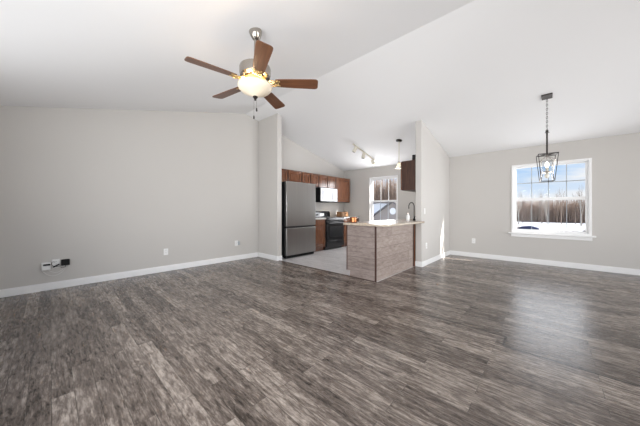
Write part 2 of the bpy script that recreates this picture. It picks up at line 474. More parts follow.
# ---- kitchen window
w = struct(bpy.data.objects.new('window_2', None)); COL.objects.link(w); w.location = (1.475, YW, KZ0)
tag(w, 'tall white window in the kitchen looking onto the house next door')
mb = MB(); ring(mb, KX0, KX1, KZ0, KZ1, 0.012, YW - 0.004, YW + 0.13); mb.build('window_casing', M['white'], w)
mb = MB(); ring(mb, KX0 + 0.012, KX1 - 0.012, KZ0 + 0.012, KZ1 - 0.012, 0.04, YW + 0.055, YW + 0.125); mb.build('window_frame', M['vinyl'], w, bevel=0.003)
mb = MB(); ring(mb, 1.052, 1.898, 1.37, 2.10, 0.032, YW + 0.09, YW + 0.115); us = mb.build('upper_sash', M['vinyl'], w, bevel=0.003)
mb = MB(); ring(mb, 1.052, 1.898, 0.75, 1.43, 0.035, YW + 0.06, YW + 0.088); ls = mb.build('lower_sash', M['vinyl'], w, bevel=0.003)
mb = MB()
for x in (1.345, 1.605): mb.box(x - 0.009, x + 0.009, YW + 0.099, YW + 0.107, 1.40, 2.07)
mb.build('grille', M['vinyl'], us)
mb = MB()
for x in (1.345, 1.605): mb.box(x - 0.008, x + 0.008, YW + 0.070, YW + 0.078, 0.785, 1.40)
mb.build('grille', M['grille'], ls)
MB().box(1.08, 1.87, YW + 0.101, YW + 0.105, 1.40, 2.07).build('pane', M['glass'], us)
MB().box(1.085, 1.865, YW + 0.072, YW + 0.076, 0.785, 1.395).build('pane', M['glass'], ls)


# ---- baseboards
def board(name, segs):
    mb = MB()
    for (x0, x1, y0, y1) in segs:
        mb.box(x0, x1, y0, y1, 0, 0.088)
        # thinner top bead
        cx0, cx1, cy0, cy1 = x0, x1, y0, y1
        if x1 - x0 < y1 - y0:
            if name in ('baseboard_left',): cx1 = x0 + 0.008
            else: cx0, cx1 = x0 + 0.002, x1 - 0.002
        mb.box(cx0, cx1, cy0, cy1, 0.088, 0.104)
    return struct(mb.build(name, M['white'], keep=True, bevel=0.003))


board('baseboard_left', [(0, 0.015, YB, YS0 - 0.015)])
board('baseboard_stub', [(0.015, XS + 0.015, YS0 - 0.015, YS0), (XS, XS + 0.015, YS0, YS1)])
board('baseboard_far', [(XP1 + 0.015, XE, YW - 0.015, YW)])
board('baseboard_partition', [(XP1, XP1 + 0.015, YP, YW - 0.015), (XP0, XP1 + 0.015, YP - 0.015, YP)])
board('baseboard_kitchen', [(0.66, 2.6, YW - 0.015, YW)])
struct(MB().box(XS + 0.016, 3.16, 3.435, 3.462, 0, 0.006).build('trim_1', M['edge'], keep=True, bevel=0.002))

# ================================================================== kitchen units
def door_panel(mb, x, y0, y1, z0, z1, t=0.02, fr=0.055):
    """raised panel door, front face towards +x"""
    mb.box(x, x + t, y0, y0 + fr, z0, z1).box(x, x + t, y1 - fr, y1, z0, z1)
    mb.box(x, x + t, y0 + fr, y1 - fr, z0, z0 + fr).box(x, x + t, y0 + fr, y1 - fr, z1 - fr, z1)
    mb.box(x, x + t * 0.45, y0 + fr, y1 - fr, z0 + fr, z1 - fr)
    g = 0.014
    if y1 - y0 > 2 * fr + 4 * g and z1 - z0 > 2 * fr + 4 * g:
        mb.box(x, x + t * 0.85, y0 + fr + g, y1 - fr - g, z0 + fr + g, z1 - fr - g)


def wall_cab(label, y0, y1, z0, z1, doors, depth=0.31):
    r = empty('wall_cabinet', (0, (y0 + y1) / 2, z0), label, 'cabinet', 'cherry wall cabinets in the kitchen')
    MB().box(0.0, depth, y0 + 0.001, y1 - 0.001, z0, z1).build('body', M['cabinet_dark'], r, bevel=0.002)  # darker body colour paints in the shade between the doors
    for a, b in doors:
        mb = MB(); door_panel(mb, depth + 0.001, a + 0.020, b - 0.020, z0 + 0.015, z1 - 0.02)
        mb.build('door', M['cabinet'], r, bevel=0.004)
    MB().box(depth, depth + 0.018, y0 + 0.001, y1 - 0.001, z1 - 0.012, z1 + 0.012).build('top_moulding', M['cabinet'], r, bevel=0.004)
    return r


wall_cab('cherry wall cabinet above the refrigerator', 3.58, 4.555, 1.815, 2.14, [(3.58, 4.07), (4.07, 4.555)])
wall_cab('short cherry wall cabinet between the one over the refrigerator and the one over the microwave', 4.555, 5.215, 1.775, 2.14, [(4.555, 4.885), (4.885, 5.215)])
wall_cab('short cherry wall cabinet directly above the microwave', 5.215, 5.985, 1.775, 2.14, [(5.215, 5.60), (5.60, 5.985)])
wall_cab('tall cherry wall cabinet right of the microwave at the kitchen corner', 5.99, 6.74, 1.37, 2.14, [(5.99, 6.74)])

# hanging cabinet on the partition, seen from its end
r = empty('end_wall_cabinet', (3.05, 5.42, 1.53), 'dark brown wall cabinet on the partition above the counter, seen from its plain end', 'cabinet')
MB().box(2.915, XP0, 4.975, 5.87, 1.535, 2.14).build('body', M['cabinet_dark'], r, bevel=0.002)
for a, b in ((4.975, 5.42), (5.42, 5.87)):
    mb = MB()
    mb.box(2.893, 2.913, a + 0.004, b - 0.004, 1.545, 2.13)
    mb.box(2.887, 2.893, a + 0.06, b - 0.06, 1.60, 2.075)
    mb.build('door', M['cabinet'], r, bevel=0.004)
r = empty('black_box', (3.16, 5.06, 2.14), 'small black box standing on top of the dark wall cabinet by the partition', 'box')
MB().box(3.125, 3.205, 5.00, 5.11, 2.1405, 2.25).build('case', M['black'], r, bevel=0.006)
mb = MB(); mb.lathe([(0.0, 0.0), (0.03, 0.0), (0.034, 0.004), (0.0, 0.004)], (3.165, 4.9995, 2.195), n=20, axis=(0, -1, 0)); mb.build('speaker_cone', M['black_gloss'], r)

# base cabinets on the left wall
def base_cab(label, y0, y1, name='base_cabinet'):
    r = empty(name, (0, (y0 + y1) / 2, 0), label, 'cabinet')
    mb = MB(); mb.box(0.016, 0.60, y0, y1, 0.10, 0.868).box(0.016, 0.53, y0, y1, 0, 0.10); mb.build('body', M['cabinet'], r, bevel=0.002)
    a, b = y0 + 0.02, y1 - 0.02
    n = 1 if b - a < 0.66 else 2
    for k in range(n):
        c0 = a + (b - a) * k / n; c1 = a + (b - a) * (k + 1) / n
        mb = MB(); mb.box(0.601, 0.62, c0 + 0.01, c1 - 0.01, 0.70, 0.845); mb.box(0.62, 0.624, c0 + 0.04, c1 - 0.04, 0.73, 0.815)
        mb.build('drawer', M['cabinet'], r, bevel=0.004)
        mb = MB(); door_panel(mb, 0.601, c0 + 0.01, c1 - 0.01, 0.125, 0.68); mb.build('door', M['cabinet'], r, bevel=0.004)
    return r


base_cab('cherry base cabinet with a drawer between refrigerator and range', 4.62, 5.185)
base_cab('cherry base cabinet in the far kitchen corner beyond the range', 5.985, 6.835)
for (y0, y1, lab) in ((4.62, 5.185, 'pale countertop piece between refrigerator and range'), (5.985, 6.85, 'pale countertop piece in the kitchen corner beyond the range')):
    r = empty('countertop', (0, (y0 + y1) / 2, 0.869), lab, 'countertop')
    MB().box(0.001, 0.64, y0, y1, 0.869, 0.91).build('slab', M['counter_white'], r, bevel=0.006)
    MB().box(0.001, 0.02, y0, y1, 0.9105, 1.01).build('backsplash_lip', M['counter_white'], r, bevel=0.003)

# refrigerator
r = empty('refrigerator', (0.40, 4.12, 0), 'tall stainless steel refrigerator with bottom freezer drawer beside the white wall end', 'refrigerator')
FY0, FY1 = 3.635, 4.60
MB().box(0.03, 0.715, FY0 + 0.004, FY1 - 0.004, 0.03, 1.775).build('body', M['black'], r, bevel=0.006)
MB().box(0.725, 0.79, FY0, FY1, 0.748, 1.79).build('upper_door', M['steel'], r, bevel=0.010, seg=3)
MB().box(0.725, 0.79, FY0, FY1, 0.075, 0.705).build('freezer_drawer', M['steel'], r, bevel=0.010, seg=3)
MB().box(0.70, 0.762, FY0 + 0.01, FY1 - 0.01, 0.704, 0.749).build('recessed_handle', M['gap'], r)
MB().box(0.66, 0.75, FY0 + 0.02, FY1 - 0.02, 0.01, 0.07).build('toe_grille', M['black'], r, bevel=0.004)
MB().box(0.70, 0.75, FY1 - 0.10, FY1 - 0.02, 1.776, 1.80).build('hinge_cover', M['black'], r, bevel=0.004)
for x in (0.10, 0.66):
    for y in (FY0 + 0.08, FY1 - 0.08):
        MB().tube((x, y, 0), (x, y, 0.035), 0.02).build('foot', M['black'], r)

# range
RY0, RY1 = 5.192, 5.978
r = empty('range', (0.35, 5.585, 0), 'black freestanding electric range with oven door window', 'stove')
mb = MB(); mb.box(0.03, 0.625, RY0, RY1, 0.06, 0.900); mb.box(0.06, 0.58, RY0 + 0.02, RY1 - 0.02, 0, 0.06); mb.build('body', M['black_gloss'], r, bevel=0.004)
MB().box(0.03, 0.66, RY0 - 0.002, RY1 + 0.002, 0.901, 0.918).build('cooktop', M['black_gloss'], r, bevel=0.006)
for x, y, q in ((0.2, 5.39, 0.085), (0.2, 5.78, 0.105), (0.47, 5.39, 0.105), (0.47, 5.78, 0.085)):
    MB().lathe([(q - 0.006, 0.9185), (q - 0.006, 0.9195), (q, 0.9195), (q, 0.9185)], (x, y, 0), n=32).build('burner_ring', M['steel'], r)
od = MB().box(0.628, 0.662, RY0 + 0.01, RY1 - 0.01, 0.27, 0.80).build('oven_door', M['black_gloss'], r, bevel=0.008)
MB().box(0.6625, 0.6645, RY0 + 0.11, RY1 - 0.11, 0.36, 0.66).build('window', M['black'], od)
mb = MB(); mb.tube((0.70, RY0 + 0.06, 0.755), (0.70, RY1 - 0.06, 0.755), 0.012)
for y in (RY0 + 0.09, RY1 - 0.09): mb.tube((0.66, y, 0.755), (0.70, y, 0.755), 0.010)
mb.build('handle', M['black_gloss'], od)
MB().box(0.628, 0.655, RY0 + 0.01, RY1 - 0.01, 0.075, 0.255).build('storage_drawer', M['black_gloss'], r, bevel=0.008)
MB().box(0.628, 0.650, RY0 + 0.005, RY1 - 0.005, 0.815, 0.898).build('front_rail', M['black_gloss'], r, bevel=0.004)
bgp = MB().prism([(0.03, 0.919), (0.115, 0.919), (0.10, 1.05), (0.075, 1.09), (0.03, 1.09)], 1, RY0, RY1).build('control_backguard', M['black_gloss'], r, bevel=0.006)
MB().box(0.1115, 0.1135, RY0 + 0.30, RY1 - 0.30, 0.955, 1.02).build('clock_display', M['steel'], bgp)
for y in (RY0 + 0.08, RY0 + 0.19, RY1 - 0.19, RY1 - 0.08):
    MB().tube((0.105, y, 0.985), (0.135, y, 0.988), 0.022, 0.018, n=16).build('knob', M['black'], bgp)

# microwave
r = empty('microwave', (0.2, 5.6, 1.362), 'stainless over-the-range microwave with black side', 'microwave')
MB().box(0.0, 0.375, 5.219, 5.981, 1.362, 1.772).build('body', M['black'], r, bevel=0.003)
dm = MB().box(0.376, 0.40, 5.222, 5.80, 1.385, 1.768).build('door', M['steel_glossy'], r, bevel=0.005)
MB().box(0.4005, 0.402, 5.27, 5.74, 1.44, 1.70).build('window', M['mirror_glass'], dm, bevel=0.0005)
mb = MB(); mb.tube((0.43, 5.775, 1.42), (0.43, 5.775, 1.73), 0.010)
for z in (1.44, 1.71): mb.tube((0.40, 5.775, z), (0.43, 5.775, z), 0.008)
mb.build('handle', M['steel_glossy'], dm)
MB().box(0.376, 0.399, 5.803, 5.978, 1.385, 1.768).build('control_panel', M['steel_glossy'], r, bevel=0.004)
MB().box(0.376, 0.395, 5.222, 5.978, 1.363, 1.382).build('vent_grille', M['black'], r, bevel=0.002)

# peninsula
PX0, PX1, PY0 = 2.62, 3.183, 3.4525
r = empty('kitchen_peninsula', (2.9, 4.3, 0), 'kitchen peninsula base clad in grey brown wood planks', 'kitchen island')
mb = MB(); mb.prism([(PX0 + 0.07, 0), (PX1 - 0.012, 0), (PX1 - 0.012, 0.868), (PX0, 0.868), (PX0, 0.10), (PX0 + 0.07, 0.10)], 1, PY0 + 0.012, YP - 0.018)
mb.build('body', M['cabinet'], r)
MB().box(PX1 - 0.0115, PX1, PY0 + 0.012, YP - 0.05, 0, 0.868).build('back_cladding', M['panel_x'], r)
MB().prism([(PX0 + 0.07, 0), (PX1 - 0.012, 0), (PX1 - 0.012, 0.868), (PX0, 0.868), (PX0, 0.10), (PX0 + 0.07, 0.10)], 1, PY0, PY0 + 0.0115).build('end_cladding', M['panel_y'], r)
MB().box(PX1 - 0.018, PX1 + 0.004, PY0 - 0.004, PY0 + 0.018, 0, 0.868).build('corner_strip', M['edge'], r)
MB().box(PX1 - 0.02, PX1 + 0.010, YP - 0.055, YP - 0.017, 0, 0.868).build('corner_strip', M['edge'], r)
MB().box(PX0 - 0.004, PX0 + 0.014, PY0 - 0.003, PY0 + 0.012, 0.10, 0.868).build('corner_strip', M['edge'], r)
for a, b in ((3.47, 3.95), (3.95, 4.43), (4.43, 4.91)):
    mb = MB(); mb.box(PX0 - 0.019, PX0 - 0.001, a + 0.01, b - 0.01, 0.13, 0.68).box(PX0 - 0.023, PX0 - 0.019, a + 0.07, b - 0.07, 0.19, 0.62)
    mb.build('door', M['cabinet'], r, bevel=0.003)
    MB().box(PX0 - 0.019, PX0 - 0.001, a + 0.01, b - 0.01, 0.70, 0.85).build('drawer', M['cabinet'], r, bevel=0.004)
r = empty('sink_base_cabinet', (2.9, 5.6, 0), 'cherry base cabinet behind the peninsula against the partition', 'cabinet')
mb = MB(); mb.prism([(PX0 + 0.07, 0), (XP0 - 0.001, 0), (XP0 - 0.001, 0.868), (PX0, 0.868), (PX0, 0.10), (PX0 + 0.07, 0.10)], 1, YP - 0.015, 6.1); mb.build('body', M['cabinet'], r)
for a, b in ((4.97, 5.5), (5.5, 6.05)):
    MB().box(PX0 - 0.019, PX0 - 0.001, a + 0.01, b - 0.01, 0.13, 0.84).build('door', M['cabinet'], r, bevel=0.003)
# peninsula countertop with a rounded bar corner
R_ = 0.17; CX1 = 3.40; CY0 = 3.405
pts = [(2.575, CY0)]
for k in range(9):
    a = -math.pi / 2 + (math.pi / 2) * k / 8
    pts.append((CX1 - R_ + R_ * math.cos(a), CY0 + R_ + R_ * math.sin(a)))
pts += [(CX1, YP - 0.017), (XP0 - 0.001, YP - 0.017), (XP0 - 0.001, 6.12), (2.575, 6.12)]
r = empty('bar_countertop', (2.95, 4.4, 0.869), 'glossy speckled tan countertop with rounded corner on the peninsula', 'countertop')
MB().prism(pts, 2, 0.869, 0.908).build('slab', M['counter'], r, bevel=0.008)

# things on the counters
c = (2.650, 3.610, 0.9085)
r = empty('copper_pot', c, 'small shiny copper pot on the left end of the peninsula countertop', 'pot')
MB().lathe([(0, 0), (0.055, 0), (0.064, 0.008), (0.066, 0.085), (0.070, 0.09), (0.066, 0.092), (0.061, 0.085), (0.059, 0.01), (0, 0.008)], c).build('bowl', M['copper'], r)
MB().path([(c[0] - 0.045, c[1] - 0.048, c[2] + 0.075), (c[0] - 0.065, c[1] - 0.068, c[2] + 0.075), (c[0] - 0.072, c[1] - 0.074, c[2] + 0.05), (c[0] - 0.062, c[1] - 0.065, c[2] + 0.03), (c[0] - 0.045, c[1] - 0.047, c[2] + 0.03)], 0.005).build('handle', M['copper'], r)
c = (0.28, 6.40, 0.9105)
r = empty('bread_box', c, 'honey coloured wooden box on the counter in the kitchen corner', 'box')
MB().prism([(c[1] - 0.17, c[2]), (c[1] + 0.17, c[2]), (c[1] + 0.17, c[2] + 0.16), (c[1] - 0.17, c[2] + 0.16)], 0, c[0] - 0.12, c[0] + 0.10).build('body', M['board'], r, bevel=0.012)
MB().box(c[0] + 0.101, c[0] + 0.112, c[1] - 0.155, c[1] + 0.155, c[2] + 0.015, c[2] + 0.145).build('lid', M['board'], r, bevel=0.005)
MB().tube((c[0] + 0.111, c[1], c[2] + 0.11), (c[0] + 0.13, c[1], c[2] + 0.11), 0.012).build('knob', M['cabinet'], r)
c = (3.10, 4.86, 0.9085)
r = empty('soap_bottle', c, 'white soap bottle with pump on the countertop next to the partition', 'bottle')
MB().lathe([(0, 0), (0.030, 0), (0.034, 0.006), (0.034, 0.09), (0.024, 0.115), (0.013, 0.125), (0.013, 0.135), (0, 0.135)], c, n=24).build('body', M['plastic'], r)
mb = MB(); mb.tube((c[0], c[1], c[2] + 0.134), (c[0], c[1], c[2] + 0.165), 0.006); mb.tube((c[0], c[1], c[2] + 0.162), (c[0] - 0.04, c[1], c[2] + 0.158), 0.005)
mb.lathe([(0, 0), (0.015, 0), (0.015, 0.012), (0, 0.012)], (c[0], c[1], c[2] + 0.134), n=16)
mb.build('pump', M['nickel'], r)
# black gooseneck tap
fx, fy = 3.145, 5.06
r = empty('kitchen_tap', (fx, fy, 0.9085), 'thin black curved tap beneath the dark wall cabinet', 'faucet')
pts = [(fx, fy, 0.92), (fx, fy, 1.12)] + [(fx - 0.05 + 0.05 * math.cos(a), fy - 0.03 * (a / math.pi), 1.20 + 0.08 * math.sin(a)) for a in [math.pi * k / 10 for k in range(11)]] + [(fx - 0.10, fy - 0.03, 1.15)]
MB().path(pts, 0.009).build('spout', M['black'], r)
MB().lathe([(0, 0), (0.028, 0), (0.026, 0.02), (0.016, 0.05), (0, 0.05)], (fx, fy, 0.9087), n=24).build('base', M['black'], r)
MB().tube((fx, fy + 0.01, 0.96), (fx, fy + 0.075, 1.0), 0.007, 0.005).build('lever', M['black'], r)

# ================================================================== ceiling fan
FX, FY = 2.994, 1.400
FZ = top(FY)
fan = empty('ceiling_fan', (FX, FY, FZ), 'five blade ceiling fan with walnut blades and lit bowl light', 'ceiling fan')
ca = Vector((0, S2, -1)).normalized()
MB().lathe([(0, -0.002), (0.062, -0.002), (0.065, 0.010), (0.058, 0.04), (0.038, 0.08), (0.020, 0.095), (0, 0.095)], (FX, FY, FZ), n=36, axis=(0, 0.2, -1)).build('ceiling_canopy', M['nickel'], fan)
MB().tube((FX, FY, FZ - 0.09), (FX, FY, 2.61), 0.0125, n=16).build('downrod', M['nickel'], fan)
MB().lathe([(0, 2.592), (0.05, 2.590), (0.075, 2.584), (0.135, 2.571), (0.150, 2.560), (0.154, 2.545), (0.154, 2.495), (0.146, 2.470), (0.12, 2.455), (0, 2.455)], (FX, FY, 0), n=48).build('motor_housing', M['nickel'], fan)
MB().lathe([(0, 2.454), (0.105, 2.454), (0.110, 2.440), (0.085, 2.412), (0.055, 2.406), (0.055, 2.39), (0, 2.39)], (FX, FY, 0), n=36).build('light_kit_hub', M['brass'], fan)
BZ = 2.410
for k, deg in enumerate((46, 118, 190, 262, 334)):
    a = math.radians(deg)
    ux = Vector((math.cos(a), math.sin(a), 0)); uy = Vector((-math.sin(a), math.cos(a), 0)); uz = Vector((0, 0, 1))
    pit = math.radians(-12)
    py = uy * math.cos(pit) + uz * math.sin(pit); pz = -uy * math.sin(pit) + uz * math.cos(pit)
    O = Vector((FX, FY, BZ))
    # blade outline: tapers to the hub, rounded tip corners
    prof = [(0.205, -0.050), (0.205, 0.050), (0.30, 0.058), (0.575, 0.068)]
    for j in range(5):
        t = math.pi / 2 * (1 - j / 4); prof.append((0.602 + 0.03 * math.cos(t), 0.038 + 0.030 * math.sin(t)))
    for j in range(5):
        t = -math.pi / 2 * (j / 4); prof.append((0.602 + 0.03 * math.cos(t), -0.038 + 0.030 * math.sin(t)))
    prof += [(0.575, -0.068), (0.30, -0.058)]
    me = MB(); lo = []; hi = []
    for (pr_, pw) in prof:
        lo.append(me.bm.verts.new((pr_, pw, -0.0035))); hi.append(me.bm.verts.new((pr_, pw, 0.0035)))
    me.bm.faces.new(lo); me.bm.faces.new(list(reversed(hi)))
    for i in range(len(prof)):
        j = (i + 1) % len(prof); me.bm.faces.new([lo[i], lo[j], hi[j], hi[i]])
    bmesh.ops.recalc_face_normals(me.bm, faces=me.bm.faces)
    md = bpy.data.meshes.new('blade'); me.bm.to_mesh(md); me.bm.free(); md.materials.append(M['blade'])
    bo = bpy.data.objects.new('blade', md); COL.objects.link(bo); bo.parent = fan
    bo.matrix_local = Matrix((( ux.x, py.x, pz.x, 0), (ux.y, py.y, pz.y, 0), (ux.z, py.z, pz.z, BZ - FZ), (0, 0, 0, 1)))
    # ornate arm in the blade's own frame
    am = MB()
    am.path([(0.09, 0, 0.032), (0.13, 0.008, 0.016), (0.165, 0, -0.002), (0.20, 0, -0.008)], 0.010, n=8)
    for sgn in (-1, 1):
        am.path([(0.13, 0, 0.014), (0.15, 0.030 * sgn, 0.000), (0.185, 0.042 * sgn, -0.008), (0.215, 0.030 * sgn, -0.0085), (0.235, 0.0, -0.0085)], 0.006, n=8)
        am.path([(0.17, 0.0, -0.004), (0.185, 0.018 * sgn, -0.008), (0.20, 0.022 * sgn, -0.0085), (0.215, 0.0, -0.0085)], 0.005, n=8)
        am.box(0.205, 0.25, -0.03 * sgn - 0.010, -0.03 * sgn + 0.010, -0.0085, -0.0036)
    bmesh.ops.recalc_face_normals(am.bm, faces=am.bm.faces)
    mm = bpy.data.meshes.new('blade_arm'); am.bm.to_mesh(mm); am.bm.free(); mm.materials.append(M['brass'])
    mm.polygons.foreach_set('use_smooth', [True] * len(mm.polygons))
    ao = bpy.data.objects.new('blade_arm', mm); COL.objects.link(ao); ao.parent = bo
bowl = MB().lathe([(0.155, 2.386), (0.168, 2.380), (0.171, 2.368), (0.163, 2.348), (0.138, 2.322), (0.098, 2.304), (0.070, 2.290), (0.045, 2.276), (0.018, 2.268), (0.0, 2.267)], (FX, FY, 0), n=48).build('light_bowl', M['alabaster'], fan)
so = bowl.modifiers.new('thickness', 'SOLIDIFY'); so.thickness = 0.004
MB().lathe([(0, 2.275), (0.022, 2.272), (0.026, 2.262), (0.016, 2.250), (0.010, 2.244), (0.012, 2.236), (0.006, 2.228), (0, 2.226)], (FX, FY, 0), n=24).build('finial', M['bronze'], bowl)
MB().tube((FX, FY, 2.40), (FX, FY, 2.27), 0.004).build('center_stem', M['brass'], fan)
for dx, z1, zl in ((0.012, 2.155, 'a'), (-0.012, 2.075, 'b')):
    mb = MB()
    z = 2.232; n_ = int((z - z1) / 0.008)
    mb.path([(FX + dx * 0.3, FY + dx, 2.235), (FX + dx * 0.5, FY + dx, 2.20), (FX + dx * 0.5, FY + dx, z1)], 0.0014, n=6)
    pc = mb.build('pull_chain', M['nickel'], fan)
    MB().lathe([(0, 0), (0.006, 0.003), (0.008, 0.015), (0.005, 0.034), (0.002, 0.038), (0, 0.038)], (FX + dx * 0.5, FY + dx, z1 - 0.036), n=14).build('pull_fob', M['bronze'], pc)
for a in (0.6, 2.7, 4.8):
    ld = bpy.data.lights.new('fan_bulb', 'POINT'); ld.energy = 3.0; ld.color = (1.0, 0.78, 0.52); ld.shadow_soft_size = 0.025
    lo_ = bpy.data.objects.new('fan_bulb', ld); COL.objects.link(lo_); lo_.parent = fan
    lo_.location = (0.085 * math.cos(a), 0.085 * math.sin(a), 2.377 - FZ)

# ================================================================== dining lantern pendant
LX, LY = 5.158, 5.137
LZ = top(LY)
pen = empty('lantern_pendant', (LX, LY, LZ), 'dark bronze open cage lantern pendant hanging in front of the dining window', 'pendant light')
ax = Vector((0, -S1, -1)).normalized()
mb = MB()
q = Vector((0, 1, -S1)).normalized()
cpts = []
mb.box(-0.062, 0.062, -0.062, 0.062, -0.020, 0.001)
bmesh.ops.rotate(mb.bm, verts=mb.bm.verts, cent=(0, 0, 0), matrix=Matrix.Rotation(-math.atan(S1), 3, 'X'))
bmesh.ops.translate(mb.bm, verts=mb.bm.verts, vec=(LX, LY, LZ))
mb.build('ceiling_canopy', M['bronze'], pen, bevel=0.004)
# chain
mb = MB(); z = LZ - 0.022; i = 0
while z > 2.34:
    rr, hh = 0.009, 0.020
    pts = []
    for k in range(13):
        t = 2 * math.pi * k / 12
        o1 = rr * math.cos(t); o2 = hh * math.sin(t)
        pts.append((LX + (o1 if i % 2 else 0), LY + (0 if i % 2 else o1), z - hh + o2))
    mb.path(pts, 0.0028, n=6)
    z -= 0.032; i += 1
mb.build('chain', M['bronze'], pen)
MB().tube((LX, LY, z + 0.005), (LX, LY, 1.975), 0.011, n=12).build('stem', M['bronze'], pen)
MB().lathe([(0, 0.03), (0.016, 0.03), (0.018, 0.0), (0.03, -0.006), (0, -0.012)], (LX, LY, z - 0.02), n=20).build('stem_collar', M['bronze'], pen)


def sq(h, z, rot=math.radians(8)):
    return [Vector((LX + h * (math.cos(rot) * sx - math.sin(rot) * sy), LY + h * (math.sin(rot) * sx + math.cos(rot) * sy), z)) for sx, sy in ((-1, -1), (1, -1), (1, 1), (-1, 1))]


mb = MB(); A = sq(0.112, 1.972); B = sq(0.076, 1.565)
for k in range(4):
    mb.tube(A[k], A[(k + 1) % 4], 0.0055, n=8).tube(B[k], B[(k + 1) % 4], 0.004, n=8).tube(A[k], B[k], 0.0042, n=8)
mb.tube(A[0], A[2], 0.006, n=8).tube(A[1], A[3], 0.006, n=8)
mb.build('cage_frame', M['bronze'], pen)
mb = MB(); C_ = sq(0.078, 1.88); D_ = sq(0.058, 1.665)
for k in range(4):
    mb.tube((LX, LY, 1.955), C_[k], 0.0035, n=6).tube(C_[k], D_[k], 0.0035, n=6).tube(D_[k], B[k], 0.0035, n=6)
mb.build('inner_cage', M['nickel'], pen)
MB().tube((LX, LY, 1.975), (LX, LY, 1.89), 0.006, n=10).build('lamp_rod', M['nickel'], pen)
gl = MB().lathe([(0.056, 1.725), (0.060, 1.74), (0.060, 1.87), (0.056, 1.885)], (LX, LY, 0), n=32).build('glass_cylinder', M['lamp_glass'], pen)
gl.modifiers.new('thickness', 'SOLIDIFY').thickness = 0.003
MB().lathe([(0, 1.69), (0.03, 1.687), (0.072, 1.697), (0.074, 1.705), (0.05, 1.715), (0, 1.715)], (LX, LY, 0), n=32).build('candle_dish', M['nickel'], pen)
MB().lathe([(0, 1.69), (0.012, 1.687), (0.03, 1.66), (0.026, 1.63), (0.008, 1.61), (0, 1.606)], (LX, LY, 0), n=20).build('dish_finial', M['frost'], pen)
MB().lathe([(0, 1.716), (0.016, 1.716), (0.016, 1.77), (0, 1.77)], (LX, LY, 0), n=20).build('candle_sleeve', M['cream'], pen)
MB().lathe([(0, 1.771), (0.010, 1.772), (0.022, 1.80), (0.024, 1.82), (0.014, 1.85), (0.004, 1.862), (0, 1.864)], (LX, LY, 0), n=20).build('bulb', M['bulb'], pen)

# ================================================================== kitchen bell pendant
KX, KY = 2.583, 5.566
KZ = top(KY)
kp = empty('bell_pendant', (KX, KY, KZ), 'small white bell shaped pendant lamp above the kitchen end of the counter', 'pendant light')
MB().lathe([(0, -0.001), (0.07, -0.001), (0.070, 0.010), (0.045, 0.024), (0.012, 0.030), (0, 0.030)], (KX, KY, KZ), n=32, axis=(0, -S1, -1)).build('ceiling_canopy', M['bronze'], kp)
MB().tube((KX, KY, KZ - 0.02), (KX, KY, 2.245), 0.011, n=12).build('stem', M['cream'], kp)
MB().lathe([(0, 2.27), (0.018, 2.265), (0.026, 2.235), (0, 2.235)], (KX, KY, 0), n=20).build('socket_cup', M['nickel'], kp)
sh = MB().lathe([(0.024, 2.24), (0.036, 2.225), (0.050, 2.18), (0.075, 2.14), (0.108, 2.105)], (KX, KY, 0), n=36).build('lamp_shade', M['frost'], kp)
bl = bpy.data.lights.new('pendant_bulb', 'POINT'); bl.energy = 3; bl.color = (1, 0.95, 0.88); bl.shadow_soft_size = 0.03
bo = bpy.data.objects.new('pendant_bulb', bl); COL.objects.link(bo); bo.parent = kp; bo.location = (0, 0, 2.10 - KZ)
sh.modifiers.new('thickness', 'SOLIDIFY').thickness = 0.004
MB().lathe([(0, 2.234), (0.014, 2.232), (0.016, 2.20), (0.028, 2.165), (0.026, 2.14), (0.012, 2.122), (0, 2.12)], (KX, KY, 0), n=20).build('bulb', M['bulb'], kp)

# ================================================================== track light
TX, TY0, TY1 = 1.48, 5.27, 6.40
tr = empty('track_light', (TX, (TY0 + TY1) / 2, top((TY0 + TY1) / 2)), 'cream track light with three adjustable heads on the sloped kitchen ceiling', 'track light')
MB().prism([(TY0, top(TY0) - 0.001), (TY1, top(TY1) - 0.001), (TY1, top(TY1) - 0.028), (TY0, top(TY0) - 0.028)], 0, TX - 0.018, TX + 0.018).build('rail', M['cream'], tr, bevel=0.003)
for y, dr in ((5.36, (-0.55, -0.25, -1.0)), (5.76, (-0.15, -0.1, -1.0)), (6.25, (0.35, 0.15, -1.0))):
    z = top(y) - 0.028
    dv = Vector(dr).normalized()
    piv = Vector((TX, y, z - 0.085))
    hd = MB().tube(piv - dv * 0.075, piv + dv * 0.075, 0.040, 0.050, n=24, caps=True).build('lamp_head', M['cream'], tr, bevel=0.004)
    MB().tube((TX, y, z + 0.002), (TX, y, z - 0.06), 0.009, n=10).build('swivel_arm', M['cream'], hd)
    MB().tube(piv + dv * 0.0755, piv + dv * 0.080, 0.040, n=24).build('lens', M['bulb'] if y > 6 else M['gap'], hd)
    sdl = bpy.data.lights.new('track_spot', 'SPOT'); sdl.energy = 8; sdl.spot_size = math.radians(100); sdl.spot_blend = 0.8; sdl.color = (1, 0.95, 0.88); sdl.shadow_soft_size = 0.04
    so_ = bpy.data.objects.new('track_spot', sdl); COL.objects.link(so_); so_.parent = tr
    so_.location = piv + dv * 0.09 - origin_of(tr); so_.rotation_euler = dv.to_track_quat('-Z', 'Y').to_euler()
# cooktop lamp under the microwave
cd = bpy.data.lights.new('cooktop_lamp', 'SPOT'); cd.energy = 3; cd.spot_size = math.radians(140); cd.spot_blend = 1; cd.color = (1, 0.72, 0.42); cd.shadow_soft_size = 0.03
co = bpy.data.objects.new('cooktop_lamp', cd); COL.objects.link(co); co.location = (0.2, 5.9, 1.355)


